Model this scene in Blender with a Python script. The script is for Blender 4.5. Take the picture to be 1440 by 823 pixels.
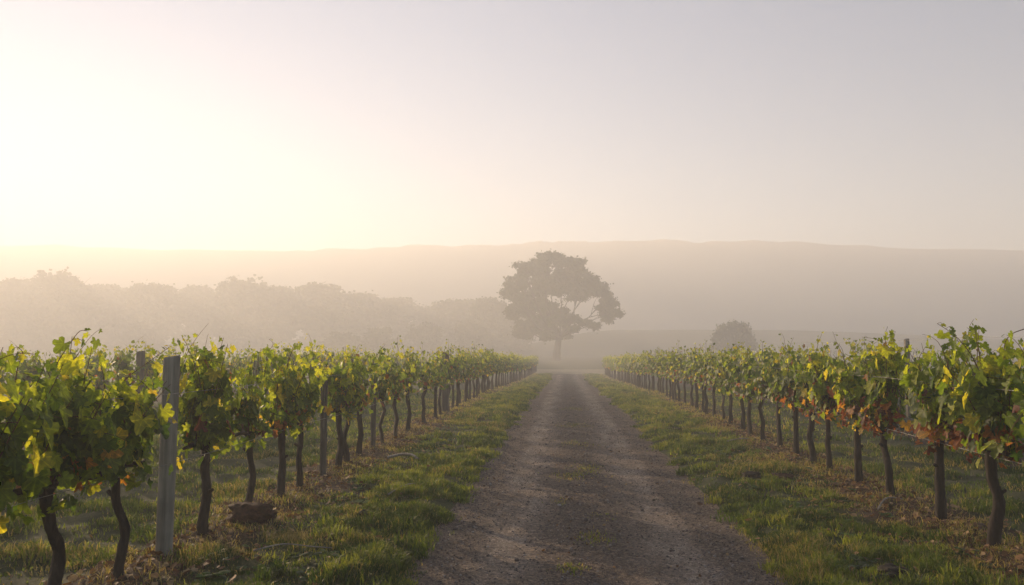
import bpy, math, random
import numpy as np
from mathutils import Vector, Matrix, Euler

for o in list(bpy.data.objects):
    bpy.data.objects.remove(o)
scene = bpy.context.scene
COL = scene.collection
R = math.radians

# ------------------------------------------------------------------ camera
CAM_H = 1.70
F_PX, CX, CY = 1120.0, 720.0, 411.5
YAW, PITCH = math.atan(75 / 1120), math.atan(80.5 / 1120)
cam_d = bpy.data.cameras.new('camera')
cam_d.sensor_width = 36.0
cam_d.lens = F_PX * 36.0 / 1440.0
cam_d.clip_end = 3000.0
cam_d.clip_start = 0.05
cam_d.dof.use_dof = True
cam_d.dof.focus_distance = 9.0
cam_d.dof.aperture_fstop = 5.6
cam = bpy.data.objects.new('camera', cam_d)
COL.objects.link(cam)
cam.location = (0, 0, CAM_H)
cam.rotation_euler = Euler((R(90) + PITCH, 0, YAW), 'XYZ')
scene.camera = cam
CAM_R = cam.rotation_euler.to_matrix()


def ray(px, py):
    return CAM_R @ Vector(((px - CX) / F_PX, -(py - CY) / F_PX, -1.0))


def at(px, py, Y):
    """world point seen at a photo pixel on the vertical plane y = Y"""
    d = ray(px, py)
    t = Y / d.y
    return Vector((d.x * t, Y, CAM_H + d.z * t))


# ------------------------------------------------------------------ light
SUN_EL, SUN_AZ = R(12.3), R(43.5)          # azimuth measured from +Y towards -X
world = bpy.data.worlds.new('World')
scene.world = world
world.use_nodes = True
wn = world.node_tree
sky = wn.nodes.new('ShaderNodeTexSky')
sky.sky_type = 'NISHITA'
sky.sun_disc = False
sky.sun_elevation = SUN_EL
sky.sun_rotation = -SUN_AZ
sky.air_density = 1.0
sky.dust_density = 0.0
sky.ozone_density = 3.0
wn.links.new(sky.outputs[0], wn.nodes['Background'].inputs[0])
wn.nodes['Background'].inputs[1].default_value = 0.062

sun_d = bpy.data.lights.new('sun', 'SUN')
sun_d.energy = 5.0
sun_d.angle = R(0.6)
sun_d.color = (1.0, 0.73, 0.46)
sun = bpy.data.objects.new('sun', sun_d)
COL.objects.link(sun)
sdir = Vector((-math.sin(SUN_AZ) * math.cos(SUN_EL), math.cos(SUN_AZ) * math.cos(SUN_EL), math.sin(SUN_EL)))
sun.rotation_euler = sdir.to_track_quat('Z', 'Y').to_euler()
sun.location = (-30, 30, 20)

scene.view_settings.view_transform = 'Standard'
scene.view_settings.look = 'None'
scene.view_settings.gamma = 1.0
scene.view_settings.use_curve_mapping = False
scene.view_settings.exposure = 1.18

cy = scene.cycles
cy.use_denoising = True
cy.max_bounces = 14
cy.diffuse_bounces = 3
cy.glossy_bounces = 2
cy.transmission_bounces = 4
cy.transparent_max_bounces = 8
cy.volume_bounces = 12
cy.sample_clamp_indirect = 6.0
cy.use_adaptive_sampling = False

HAZE_DENSITY = 0.0056
HAZE_ANISO = 0.33

# ------------------------------------------------------------------ helpers
rng = np.random.default_rng(7)
rnd = random.Random(11)
_lat = np.random.default_rng(99).random((512, 512))


def vnoise(x, y):
    x = np.asarray(x, float); y = np.asarray(y, float)
    xi = np.floor(x).astype(int); yi = np.floor(y).astype(int)
    fx = x - xi; fy = y - yi
    fx = fx * fx * (3 - 2 * fx); fy = fy * fy * (3 - 2 * fy)
    g = lambda a, b: _lat[a & 511, b & 511]
    return (g(xi, yi) * (1 - fx) + g(xi + 1, yi) * fx) * (1 - fy) + (g(xi, yi + 1) * (1 - fx) + g(xi + 1, yi + 1) * fx) * fy


def fbm(x, y, o=4):
    s = 0; a = .5; t = 0
    for k in range(o):
        s = s + a * vnoise(x * 2 ** k + 17.3 * k, y * 2 ** k + 9.1 * k); t += a; a *= .5
    return s / t


def sstep(a, b, x):
    t = np.clip((x - a) / (b - a), 0, 1)
    return t * t * (3 - 2 * t)


class MB:
    """collects vertices and faces (arrays of the same face size) for one mesh"""
    def __init__(s):
        s.V = []; s.F = {3: [], 4: []}; s.T = {3: [], 4: []}; s.UV = []; s.n = 0

    def add(s, V, F, tint=0.0, uv=None):
        V = np.asarray(V, float).reshape(-1, 3); F = np.asarray(F, int)
        k = F.shape[1]
        s.V.append(V); s.F[k].append(F + s.n)
        s.T[k].append(np.broadcast_to(np.asarray(tint, float), (len(F),)).copy())
        s.UV.append(np.zeros((len(V), 2)) if uv is None else np.asarray(uv, float))
        s.n += len(V)

    def mesh(s, name, mat, smooth=True):
        me = bpy.data.meshes.new(name)
        V = np.concatenate(s.V)
        me.vertices.add(len(V)); me.vertices.foreach_set('co', V.ravel())
        idx = []; starts = []; tint = []; c = 0
        for k in (3, 4):
            if s.F[k]:
                F = np.concatenate(s.F[k])
                idx.append(F.ravel()); starts.append(c + np.arange(len(F)) * k); c += F.size
                tint.append(np.concatenate(s.T[k]))
        idx = np.concatenate(idx); starts = np.concatenate(starts); tint = np.concatenate(tint)
        me.loops.add(len(idx)); me.loops.foreach_set('vertex_index', idx.astype(np.int32))
        me.polygons.add(len(starts)); me.polygons.foreach_set('loop_start', starts.astype(np.int32))
        me.update(calc_edges=True)
        if smooth:
            me.polygons.foreach_set('use_smooth', np.ones(len(starts), bool))
        a = me.attributes.new('tint', 'FLOAT', 'FACE'); a.data.foreach_set('value', tint.astype(np.float32))
        uv = np.concatenate(s.UV)
        if np.any(uv):
            u = me.uv_layers.new(name='uv'); u.data.foreach_set('uv', uv[idx].astype(np.float32).ravel())
        me.materials.append(mat)
        return me

    def build(s, name, mat, parent=None, smooth=True, loc=None):
        o = bpy.data.objects.new(name, s.mesh(name, mat, smooth))
        COL.objects.link(o)
        if parent: o.parent = parent
        if loc is not None: o.location = loc
        return o


def link_mesh(name, me, parent=None, loc=None):
    o = bpy.data.objects.new(name, me); COL.objects.link(o)
    if parent: o.parent = parent
    if loc is not None: o.location = loc
    return o


def tag(o, label=None, cat=None, group=None, kind=None):
    if label: o['label'] = label
    if cat: o['category'] = cat
    if group: o['group'] = group
    if kind: o['kind'] = kind
    return o


def empty(name, loc, rz=0):
    o = bpy.data.objects.new(name, None); COL.objects.link(o)
    o.location = loc; o.rotation_euler = (0, 0, rz); o.empty_display_size = .2
    return o


def copy_tree(o, parent=None):
    c = o.copy(); COL.objects.link(c); c.parent = parent
    for ch in o.children:
        copy_tree(ch, c)
    return c


def norm(v):
    return v / np.maximum(np.linalg.norm(v, axis=-1, keepdims=True), 1e-9)


def tube(mb, P, rad, n=6, tint=0.0, cap=True, lump=0.0, seed=0):
    P = np.asarray(P, float); rad = np.broadcast_to(np.asarray(rad, float), (len(P),))
    T = norm(np.gradient(P, axis=0))
    ref = np.array([0.31, 0.95, 0.05]) if abs(T[0, 2]) > .6 else np.array([0.05, .1, 1.0])
    A = norm(np.cross(T, ref)); B = np.cross(T, A)
    ang = np.arange(n) / n * 2 * math.pi
    rr = rad[:, None] * np.ones((1, n))
    if lump:
        g = np.random.default_rng(seed)
        rr = rr * (1 + lump * (g.random((len(P), n)) - .5) + lump * .8 * (np.sin(ang * 3 + 1.3)[None]))
    V = P[:, None] + rr[..., None] * (np.cos(ang)[None, :, None] * A[:, None] + np.sin(ang)[None, :, None] * B[:, None])
    V = V.reshape(-1, 3)
    i = np.arange(len(P) - 1)[:, None] * n; j = np.arange(n)[None]; k = (j + 1) % n
    F = np.stack([i + j, i + k, i + n + k, i + n + j], -1).reshape(-1, 4)
    uv = np.stack([np.tile(np.arange(n) / n, len(P)), np.repeat(np.arange(len(P)), n) / len(P)], -1)
    mb.add(V, F, tint, uv + .01)
    if cap:
        base = (len(P) - 1) * n
        Vc = np.vstack([V[base:base + n], P[-1] + T[-1] * rad[-1] * .3])
        mb.add(Vc, [[a, (a + 1) % n, n] for a in range(n)], tint)


def smooth_path(pts, n):
    pts = np.asarray(pts, float); m = len(pts)
    t = np.linspace(0, m - 1, n); out = []
    for u in t:
        i = min(int(u), m - 2); f = u - i
        p0 = pts[max(i - 1, 0)]; p1 = pts[i]; p2 = pts[i + 1]; p3 = pts[min(i + 2, m - 1)]
        out.append(.5 * ((2 * p1) + (-p0 + p2) * f + (2 * p0 - 5 * p1 + 4 * p2 - p3) * f * f + (-p0 + 3 * p1 - 3 * p2 + p3) * f ** 3))
    return np.array(out)


def boxmb(mb, c, s, rot=None, tint=0, bev=0.0):
    x, y, z = np.asarray(s) / 2
    V = np.array([[-x, -y, -z], [x, -y, -z], [x, y, -z], [-x, y, -z], [-x, -y, z], [x, -y, z], [x, y, z], [-x, y, z]])
    if rot is not None: V = V @ np.array(rot).T
    mb.add(V + np.asarray(c), [[0, 3, 2, 1], [4, 5, 6, 7], [0, 1, 5, 4], [1, 2, 6, 5], [2, 3, 7, 6], [3, 0, 4, 7]], tint)


# ------------------------------------------------------------------ terrain shape
ROW_L, ROW_R, ROW_L2, ROW_R2, ROW_L3 = -3.09, 3.50, -9.0, 6.7, -14.0


def road_l(y): return -1.16 + .10 * (fbm(np.asarray(y) * .55, 3.3, 3) - .5) * 2 + .05 * (vnoise(np.asarray(y) * 2.7, 8.) - .5)
def road_r(y): return 1.54 + .10 * (fbm(np.asarray(y) * .5, 31.3, 3) - .5) * 2 + .05 * (vnoise(np.asarray(y) * 2.3, 18.) - .5)


def base_z(x, y):
    x = np.asarray(x, float); y = np.asarray(y, float)
    z = -.6 * sstep(22, 68, y) + .75 * sstep(80, 160, y)
    # rising field to the right of the tree
    rt = 6.6 * sstep(172, 206, y) * sstep(-30, 14, x) * (1 - .5 * sstep(45, 140, x))
    rt = rt * (1 - sstep(208, 240, y))
    # far side of the valley
    h = 48.0 + 1.2 * np.sin(x * .02 + 1.0) - 3.4 * sstep(75, 190, x) + 2.6 * (fbm(x * .07, 5., 4) - .5) + 1.5 * (fbm(x * .35, 9., 3) - .5)
    far = h * sstep(228, 352, y) ** 1.05
    return z + rt + far


def gz(x, y):
    x = np.asarray(x, float); y = np.asarray(y, float)
    z = base_z(x, y)
    dl = road_l(y) - x; dr = x - road_r(y)
    d = np.maximum(dl, dr)                       # >0 outside the track
    near = 1 - sstep(68, 78, y)
    lump = sstep(0.0, .35, d) * near
    z = z + lump * (.05 + .09 * (fbm(x * 1.3, y * 1.3, 3) - .45) + .06 * (vnoise(x * 4.5, y * 4.5) - .5))
    # the track: two shallow wheel ruts, a faint crown
    inside = (1 - sstep(-.05, .1, d)) * near
    u = x - .19
    z = z + inside * (.012 * np.exp(-(u / .28) ** 2) - .018 * np.exp(-((np.abs(u) - .72) / .22) ** 2) + .030 * (fbm(x * 3, y * 3, 3) - .5) + .024 * (fbm(x * 11, y * 11, 3) - .5) * (.5 + np.exp(-(u / .35) ** 2)))
    # mound of soil under the rows
    for rx in (ROW_L, ROW_R, ROW_L2, ROW_R2):
        z = z + .05 * np.exp(-((x - rx) / .4) ** 2) * near
    return z


# ------------------------------------------------------------------ materials
def new_mat(name):
    m = bpy.data.materials.new(name); m.use_nodes = True
    nt = m.node_tree; nt.nodes.clear()
    out = nt.nodes.new('ShaderNodeOutputMaterial')
    return m, nt, out


def N(nt, typ, **kw):
    n = nt.nodes.new(typ)
    for k, v in kw.items():
        if k in ('operation', 'blend_type', 'data_type', 'feature', 'attribute_name', 'wave_type', 'bands_direction', 'attribute_type', 'noise_dimensions'):
            setattr(n, k, v)
        else:
            n.inputs[k].default_value = v
    return n


def ramp(nt, stops, src=None):
    r = nt.nodes.new('ShaderNodeValToRGB')
    e = r.color_ramp.elements
    while len(e) > 1: e.remove(e[-1])
    e[0].position = stops[0][0]; e[0].color = (*stops[0][1], 1)
    for p, c in stops[1:]:
        q = e.new(p); q.color = (*c, 1)
    if src is not None: nt.links.new(src, r.inputs[0])
    return r


def mixc(nt, fac, a, b, blend='MIX'):
    m = nt.nodes.new('ShaderNodeMix'); m.data_type = 'RGBA'; m.blend_type = blend
    for s, v in ((m.inputs[0], fac), (m.inputs[6], a), (m.inputs[7], b)):
        if hasattr(v, 'is_linked') or hasattr(v, 'links'): nt.links.new(v, s)
        elif isinstance(v, tuple): s.default_value = (*v, 1)
        else: s.default_value = v
    return m.outputs[2]


def noise_tex(nt, scale, detail=4, rough=.6, vec=None, sock='Fac'):
    n = N(nt, 'ShaderNodeTexNoise', Scale=scale, Detail=detail, Roughness=rough)
    if vec is not None: nt.links.new(vec, n.inputs['Vector'])
    return n.outputs[sock]


def leafy_mat(name, stops, trans=.5, tgain=1.7, rough=.45, veins=False, spec=.35):
    m, nt, out = new_mat(name)
    L = nt.links
    at_ = N(nt, 'ShaderNodeAttribute', attribute_name='tint')
    r = ramp(nt, stops, at_.outputs['Fac'])
    col = r.outputs[0]
    geo = nt.nodes.new('ShaderNodeNewGeometry')
    tc = nt.nodes.new('ShaderNodeTexCoord')
    blotch = noise_tex(nt, 38, 3, .6, tc.outputs['Object'])
    br = ramp(nt, [(.35, (.72, .72, .72)), (.65, (1.18, 1.15, 1.05))], blotch)
    col = mixc(nt, 1.0, col, br.outputs[0], 'MULTIPLY')
    p = N(nt, 'ShaderNodeBsdfPrincipled', Roughness=rough)
    p.inputs['Specular IOR Level'].default_value = spec
    if veins:
        uvn = nt.nodes.new('ShaderNodeUVMap')
        sep = nt.nodes.new('ShaderNodeSeparateXYZ'); L.new(uvn.outputs[0], sep.inputs[0])
        ang = N(nt, 'ShaderNodeMath', operation='ARCTAN2')
        L.new(sep.outputs[0], ang.inputs[0]); L.new(sep.outputs[1], ang.inputs[1])
        mul = N(nt, 'ShaderNodeMath', operation='MULTIPLY'); L.new(ang.outputs[0], mul.inputs[0]); mul.inputs[1].default_value = 3.5
        co = N(nt, 'ShaderNodeMath', operation='COSINE'); L.new(mul.outputs[0], co.inputs[0])
        ab = N(nt, 'ShaderNodeMath', operation='ABSOLUTE'); L.new(co.outputs[0], ab.inputs[0])
        vr = ramp(nt, [(.955, (0, 0, 0)), (.995, (1, 1, 1))], ab.outputs[0])
        vcol = mixc(nt, 1.0, col, (1.5, 1.45, 1.3), 'MULTIPLY')
        col = mixc(nt, vr.outputs[0], col, vcol)
        bmp = N(nt, 'ShaderNodeBump', Strength=.35, Distance=.004)
        L.new(ab.outputs[0], bmp.inputs['Height']); L.new(bmp.outputs[0], p.inputs['Normal'])
    L.new(col, p.inputs['Base Color'])
    tr = nt.nodes.new('ShaderNodeBsdfTranslucent')
    tcx = mixc(nt, 1.0, col, (tgain * 1.0, tgain, tgain * .5), 'MULTIPLY')
    L.new(tcx, tr.inputs[0])
    mx = N(nt, 'ShaderNodeMixShader', Fac=trans)
    L.new(p.outputs[0], mx.inputs[1]); L.new(tr.outputs[0], mx.inputs[2])
    L.new(mx.outputs[0], out.inputs[0])
    return m


VINE_STOPS = [(0, (.024, .050, .010)), (.2, (.050, .088, .010)), (.4, (.135, .175, .014)), (.55, (.27, .285, .020)),
              (.68, (.34, .27, .03)), (.78, (.28, .105, .022)), (.88, (.13, .036, .020)), (1, (.055, .024, .015))]
M_LEAF = leafy_mat('vine_leaf', VINE_STOPS, .5, 3.0, .50, True, .22)
M_LEAF_FAR = leafy_mat('vine_leaf_plain', VINE_STOPS, .5, 2.9, .5)
M_GRASS = leafy_mat('grass_blade', [(0, (.030, .060, .012)), (.35, (.095, .135, .020)), (.6, (.23, .25, .04)),
                                    (.8, (.22, .19, .07)), (1, (.34, .25, .13))], .5, 2.0, .5)
M_LITTER = leafy_mat('dry_litter', [(0, (.06, .035, .022)), (.5, (.16, .08, .04)), (.8, (.30, .16, .07)), (1, (.42, .30, .17))], .2, 1.2, .7)
M_TREE = leafy_mat('tree_leaf', [(0, (.03, .045, .015)), (.5, (.05, .07, .02)), (1, (.09, .10, .03))], .3, 1.5, .6)


def bark_mat(name, c1, c2, scale=30, zs=.25, bump=.6):
    m, nt, out = new_mat(name); L = nt.links
    tc = nt.nodes.new('ShaderNodeTexCoord')
    mp = N(nt, 'ShaderNodeMapping'); mp.inputs['Scale'].default_value = (1, 1, zs)
    L.new(tc.outputs['Object'], mp.inputs[0])
    n1 = noise_tex(nt, scale, 5, .65, mp.outputs[0])
    n2 = noise_tex(nt, scale * .15, 3, .5, tc.outputs['Object'])
    r1 = ramp(nt, [(.3, c1), (.7, c2)], n1)
    r2 = ramp(nt, [(.35, (.7, .7, .7)), (.7, (1.2, 1.2, 1.15))], n2)
    col = mixc(nt, 1.0, r1.outputs[0], r2.outputs[0], 'MULTIPLY')
    p = N(nt, 'ShaderNodeBsdfPrincipled', Roughness=.85)
    p.inputs['Specular IOR Level'].default_value = .25
    L.new(col, p.inputs['Base Color'])
    b = N(nt, 'ShaderNodeBump', Strength=bump, Distance=.015)
    L.new(n1, b.inputs['Height']); L.new(b.outputs[0], p.inputs['Normal'])
    L.new(p.outputs[0], out.inputs[0])
    return m


M_BARK = bark_mat('vine_bark', (.008, .006, .005), (.060, .042, .032), 26, .18, 1.0)
M_CANE = bark_mat('cane_wood', (.09, .045, .022), (.20, .11, .05), 60)
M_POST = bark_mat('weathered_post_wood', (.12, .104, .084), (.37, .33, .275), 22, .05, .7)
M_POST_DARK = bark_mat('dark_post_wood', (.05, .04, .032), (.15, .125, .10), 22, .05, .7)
M_TRUNK = bark_mat('tree_bark', (.03, .024, .018), (.09, .07, .05), 3, .3)
M_CLOD = bark_mat('clod_earth', (.018, .008, .005), (.10, .042, .024), 26, 1.0, 1.0)
M_CLOD_DARK = bark_mat('dark_clod_earth', (.018, .014, .010), (.06, .045, .032), 26, 1.0, 1.0)
M_STICK = bark_mat('grey_stick', (.16, .14, .12), (.36, .33, .29), 40, .3)


def wire_mat():
    m, nt, out = new_mat('galvanised_wire')
    p = N(nt, 'ShaderNodeBsdfPrincipled', Roughness=.45, Metallic=.7)
    tc = nt.nodes.new('ShaderNodeTexCoord')
    n = noise_tex(nt, 8, 3, .6, tc.outputs['Object'])
    r = ramp(nt, [(.4, (.20, .18, .16)), (.65, (.42, .41, .40))], n)
    nt.links.new(r.outputs[0], p.inputs['Base Color']); nt.links.new(p.outputs[0], out.inputs[0])
    return m


M_WIRE = wire_mat()


def ground_mat():
    m, nt, out = new_mat('ground_soil_and_turf'); L = nt.links
    tc = nt.nodes.new('ShaderNodeTexCoord'); V = tc.outputs['Object']
    a = N(nt, 'ShaderNodeAttribute', attribute_name='tint')   # 0 turf, 1 bare soil with litter
    n1 = noise_tex(nt, 3.5, 6, .7, V); n2 = noise_tex(nt, 45, 5, .7, V); n3 = noise_tex(nt, .25, 4, .6, V)
    turf = ramp(nt, [(.3, (.018, .028, .010)), (.5, (.038, .052, .016)), (.7, (.085, .085, .030))], n1).outputs[0]
    turf = mixc(nt, ramp(nt, [(.35, (0, 0, 0)), (.7, (.6, .6, .6))], n3).outputs[0], turf, (.10, .10, .045))
    soil = ramp(nt, [(.25, (.032, .020, .014)), (.5, (.085, .050, .032)), (.68, (.17, .105, .062)), (.8, (.26, .17, .10))], n2).outputs[0]
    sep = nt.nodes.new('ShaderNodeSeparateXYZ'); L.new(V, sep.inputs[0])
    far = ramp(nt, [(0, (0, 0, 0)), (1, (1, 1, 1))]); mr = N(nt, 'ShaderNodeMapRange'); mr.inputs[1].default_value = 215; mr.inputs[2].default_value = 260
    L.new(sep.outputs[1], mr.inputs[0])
    turf = mixc(nt, mr.outputs[0], turf, (.42, .38, .29))  # dry pale field on the hill, lightened in colour to stand in for haze
    col = mixc(nt, a.outputs['Fac'], turf, soil)
    p = N(nt, 'ShaderNodeBsdfPrincipled', Roughness=.9)
    p.inputs['Specular IOR Level'].default_value = .2
    L.new(col, p.inputs['Base Color'])
    add = N(nt, 'ShaderNodeMath', operation='ADD'); L.new(n1, add.inputs[0]); L.new(n2, add.inputs[1])
    b = N(nt, 'ShaderNodeBump', Strength=.8, Distance=.04)
    L.new(add.outputs[0], b.inputs['Height']); L.new(b.outputs[0], p.inputs['Normal'])
    L.new(p.outputs[0], out.inputs[0])
    return m


def track_mat():
    m, nt, out = new_mat('gravel_track'); L = nt.links
    tc = nt.nodes.new('ShaderNodeTexCoord'); V = tc.outputs['Object']
    sep = nt.nodes.new('ShaderNodeSeparateXYZ'); L.new(V, sep.inputs[0])
    # distance from the two wheel lines
    w = noise_tex(nt, .6, 4, .6, V)
    wob = N(nt, 'ShaderNodeMath', operation='MULTIPLY_ADD'); L.new(w, wob.inputs[0]); wob.inputs[1].default_value = .45; wob.inputs[2].default_value = -.19 - .22
    u = N(nt, 'ShaderNodeMath', operation='ADD'); L.new(sep.outputs[0], u.inputs[0]); L.new(wob.outputs[0], u.inputs[1])
    ab = N(nt, 'ShaderNodeMath', operation='ABSOLUTE'); L.new(u.outputs[0], ab.inputs[0])
    rut = ramp(nt, [(.28, (0, 0, 0)), (.62, (1, 1, 1)), (.86, (.9, .9, .9)), (1.0, (.15, .15, .15))], ab.outputs[0])
    mp = N(nt, 'ShaderNodeMapping'); mp.inputs['Scale'].default_value = (1.0, .35, 1); L.new(V, mp.inputs[0])
    big = noise_tex(nt, 2.2, 6, .68, mp.outputs[0])
    sm = noise_tex(nt, 22, 6, .8, V)
    grit = N(nt, 'ShaderNodeTexVoronoi', Scale=75.0, Randomness=1.0); L.new(V, grit.inputs['Vector'])
    vor = N(nt, 'ShaderNodeTexVoronoi', Scale=38.0, Randomness=1.0); L.new(V, vor.inputs['Vector'])
    dark = ramp(nt, [(.34, (.065, .046, .034)), (.66, (.30, .225, .165))], sm).outputs[0]
    light = ramp(nt, [(.34, (.24, .19, .15)), (.66, (.62, .51, .41))], sm).outputs[0]
    f = N(nt, 'ShaderNodeMath', operation='MULTIPLY'); L.new(rut.outputs[0], f.inputs[0])
    bg = ramp(nt, [(.36, (.15, .15, .15)), (.62, (1, 1, 1))], big); L.new(bg.outputs[0], f.inputs[1])
    col = mixc(nt, f.outputs[0], dark, light)
    sep2 = nt.nodes.new('ShaderNodeSeparateColor'); L.new(grit.outputs['Color'], sep2.inputs[0])
    gr = ramp(nt, [(0, (.62, .6, .6)), (.75, (1.05, 1.03, 1.0)), (1, (1.6, 1.55, 1.5))], sep2.outputs[0])
    col = mixc(nt, 1.0, col, gr.outputs[0], 'MULTIPLY')
    p = N(nt, 'ShaderNodeBsdfPrincipled', Roughness=.85)
    p.inputs['Specular IOR Level'].default_value = .3
    L.new(col, p.inputs['Base Color'])
    s1 = N(nt, 'ShaderNodeMath', operation='ADD'); L.new(vor.outputs['Distance'], s1.inputs[0]); L.new(sm, s1.inputs[1])
    s2 = N(nt, 'ShaderNodeMath', operation='ADD'); L.new(s1.outputs[0], s2.inputs[0]); L.new(grit.outputs['Distance'], s2.inputs[1])
    b = N(nt, 'ShaderNodeBump', Strength=1.0, Distance=.03)
    L.new(s2.outputs[0], b.inputs['Height']); L.new(b.outputs[0], p.inputs['Normal'])
    L.new(p.outputs[0], out.inputs[0])
    return m


def stone_mat():
    m, nt, out = new_mat('pebble_stone'); L = nt.links
    a = N(nt, 'ShaderNodeAttribute', attribute_name='tint')
    r = ramp(nt, [(0, (.07, .052, .045)), (.6, (.17, .135, .12)), (1, (.34, .30, .27))], a.outputs['Fac'])
    p = N(nt, 'ShaderNodeBsdfPrincipled', Roughness=.8)
    L.new(r.outputs[0], p.inputs['Base Color']); L.new(p.outputs[0], out.inputs[0])
    return m


M_GROUND, M_TRACK, M_STONE = ground_mat(), track_mat(), stone_mat()

# ------------------------------------------------------------------ ground, track, hill
def grid_mesh(xs, ys, zf, tintf=None):
    X, Y = np.meshgrid(xs, ys)
    Z = zf(X, Y)
    nx, ny = len(xs), len(ys)
    i = np.arange(ny - 1)[:, None] * nx; j = np.arange(nx - 1)[None]
    F = np.stack([i + j, i + j + 1, i + nx + j + 1, i + nx + j], -1).reshape(-1, 4)
    mb = MB()
    V = np.stack([X, Y, Z], -1).reshape(-1, 3)
    t = 0
    if tintf is not None:
        C = V[F].mean(1); t = tintf(C[:, 0], C[:, 1])
    mb.add(V, F, t)
    return mb


def soil_amount(x, y):
    s = np.zeros_like(x)
    for rx, w in ((ROW_L, .5), (ROW_R, .5), (ROW_L2, .5), (ROW_R2, .5), (ROW_L3, .5)):
        s = np.maximum(s, 1 - sstep(w * .55, w * 1.25, np.abs(x - rx) + .7 * (fbm(x * 1.7, y * 1.1, 3) - .5)))
    d = np.maximum(road_l(y) - x, x - road_r(y))
    s = np.maximum(s, 1 - sstep(.0, .10, d))
    return s * (1 - sstep(80, 95, y)) * .95


xs = np.concatenate([-np.geomspace(400, 11, 60), np.arange(-10.9, -4.6, .12), np.arange(-4.6, 5.0, .045), np.arange(5.0, 9.0, .12), np.geomspace(9.2, 400, 60)])
ys = np.concatenate([np.linspace(-60, 1, 30), np.arange(1.3, 16, .05), np.arange(16, 40, .14), np.arange(40, 82, .4), np.geomspace(82.5, 400, 120)])
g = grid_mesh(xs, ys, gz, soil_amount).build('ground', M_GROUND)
tag(g, kind='structure')

# the gravel track, a sheet just above the ground
tys = np.concatenate([np.linspace(-40, 1, 24), np.arange(1.3, 14, .035), np.arange(14, 75, .2)])
us = np.linspace(0, 1, 90)
Yg = np.repeat(tys[:, None], len(us), 1)
RL, RR = road_l(Yg), road_r(Yg)
RL = RL - .07; RR = RR + .07
Xg = RL + (RR - RL) * us[None]
Zg = gz(Xg, Yg) + .004
mb = MB(); nx = len(us)
i = np.arange(len(tys) - 1)[:, None] * nx; j = np.arange(nx - 1)[None]
mb.add(np.stack([Xg, Yg, Zg], -1).reshape(-1, 3), np.stack([i + j, i + j + 1, i + nx + j + 1, i + nx + j], -1).reshape(-1, 4))
tag(mb.build('track', M_TRACK), kind='structure')
# pale trodden clearing where the track ends
cys = np.linspace(75.2, 92, 24); cxs = np.linspace(-9, 12, 60)
def clear_z(X, Y): return gz(X, Y) + .02
m_clear = bark_mat('pale_dry_turf', (.16, .135, .08), (.30, .26, .17), 3, 1, .4)
tag(grid_mesh(cxs, cys, clear_z).build('clearing', m_clear), kind='structure')

# pebbles
ico_v = np.array([[0, 0, 1], [.89, 0, .45], [.28, .85, .45], [-.72, .53, .45], [-.72, -.53, .45], [.28, -.85, .45],
                  [.72, .53, -.45], [-.28, .85, -.45], [-.89, 0, -.45], [-.28, -.85, -.45], [.72, -.53, -.45], [0, 0, -1]])
ico_f = np.array([[0, 1, 2], [0, 2, 3], [0, 3, 4], [0, 4, 5], [0, 5, 1], [1, 6, 2], [2, 7, 3], [3, 8, 4], [4, 9, 5], [5, 10, 1],
                  [2, 6, 7], [3, 7, 8], [4, 8, 9], [5, 9, 10], [1, 10, 6], [11, 7, 6], [11, 8, 7], [11, 9, 8], [11, 10, 9], [11, 6, 10]])


def scatter_pebbles(n):
    y = 2.6 + 24 * rng.random(n) ** 1.9
    x = -1.2 + 2.8 * rng.random(n)
    keep = rng.random(n) < (.35 + .65 * np.exp(-((np.abs(x - .19) - 1.15) / .2) ** 2) + .4 * np.exp(-((x - .19) / .3) ** 2))
    x, y = x[keep], y[keep]; n = len(x)
    s = .0035 + .008 * rng.random(n) ** 3
    s = s * (1 + 1.3 * (rng.random(n) > .985))
    q = s[:, None] * (.7 + .6 * rng.random((n, 3))); q[:, 2] *= .7
    a = rng.random(n) * 6.28
    V = ico_v[None] * (1 + .25 * (rng.random((n, 12, 1)) - .5)) * q[:, None]
    ca, sa = np.cos(a)[:, None], np.sin(a)[:, None]
    V = np.stack([V[..., 0] * ca - V[..., 1] * sa, V[..., 0] * sa + V[..., 1] * ca, V[..., 2]], -1)
    V = V + np.stack([x, y, gz(x, y) + .004 + q[:, 2] * .5], -1)[:, None]
    F = ico_f[None] + (np.arange(n) * 12)[:, None, None]
    mb = MB(); mb.add(V.reshape(-1, 3), F.reshape(-1, 3), np.repeat(rng.random(n) ** 1.8, 20))
    return mb


tag(scatter_pebbles(60000).build('gravel', M_STONE, smooth=False), 'small grey brown pebbles lying loose on the track', 'gravel', kind='stuff')


# ------------------------------------------------------------------ grass
def blades(x, y, h, w, tint, lean=.5, segs=2):
    n = len(x)
    z = gz(x, y) - .004
    a = rng.random(n) * 6.283
    wx, wy = np.cos(a), np.sin(a)
    b = rng.random(n) * 6.283
    ln = lean * h * rng.random(n) ** .7
    lx, ly = np.cos(b) * ln, np.sin(b) * ln
    P = np.zeros((n, 5, 3))
    hw = w * .5
    P[:, 0] = np.stack([x - wx * hw, y - wy * hw, z], -1)
    P[:, 1] = np.stack([x + wx * hw, y + wy * hw, z], -1)
    mx, my, mz = x + lx * .35, y + ly * .35, z + h * .6
    P[:, 2] = np.stack([mx + wx * hw * .8, my + wy * hw * .8, mz], -1)
    P[:, 3] = np.stack([mx - wx * hw * .8, my - wy * hw * .8, mz], -1)
    P[:, 4] = np.stack([x + lx, y + ly, z + h * (1 - .35 * (ln / np.maximum(h, .001)))], -1)
    return P


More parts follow.
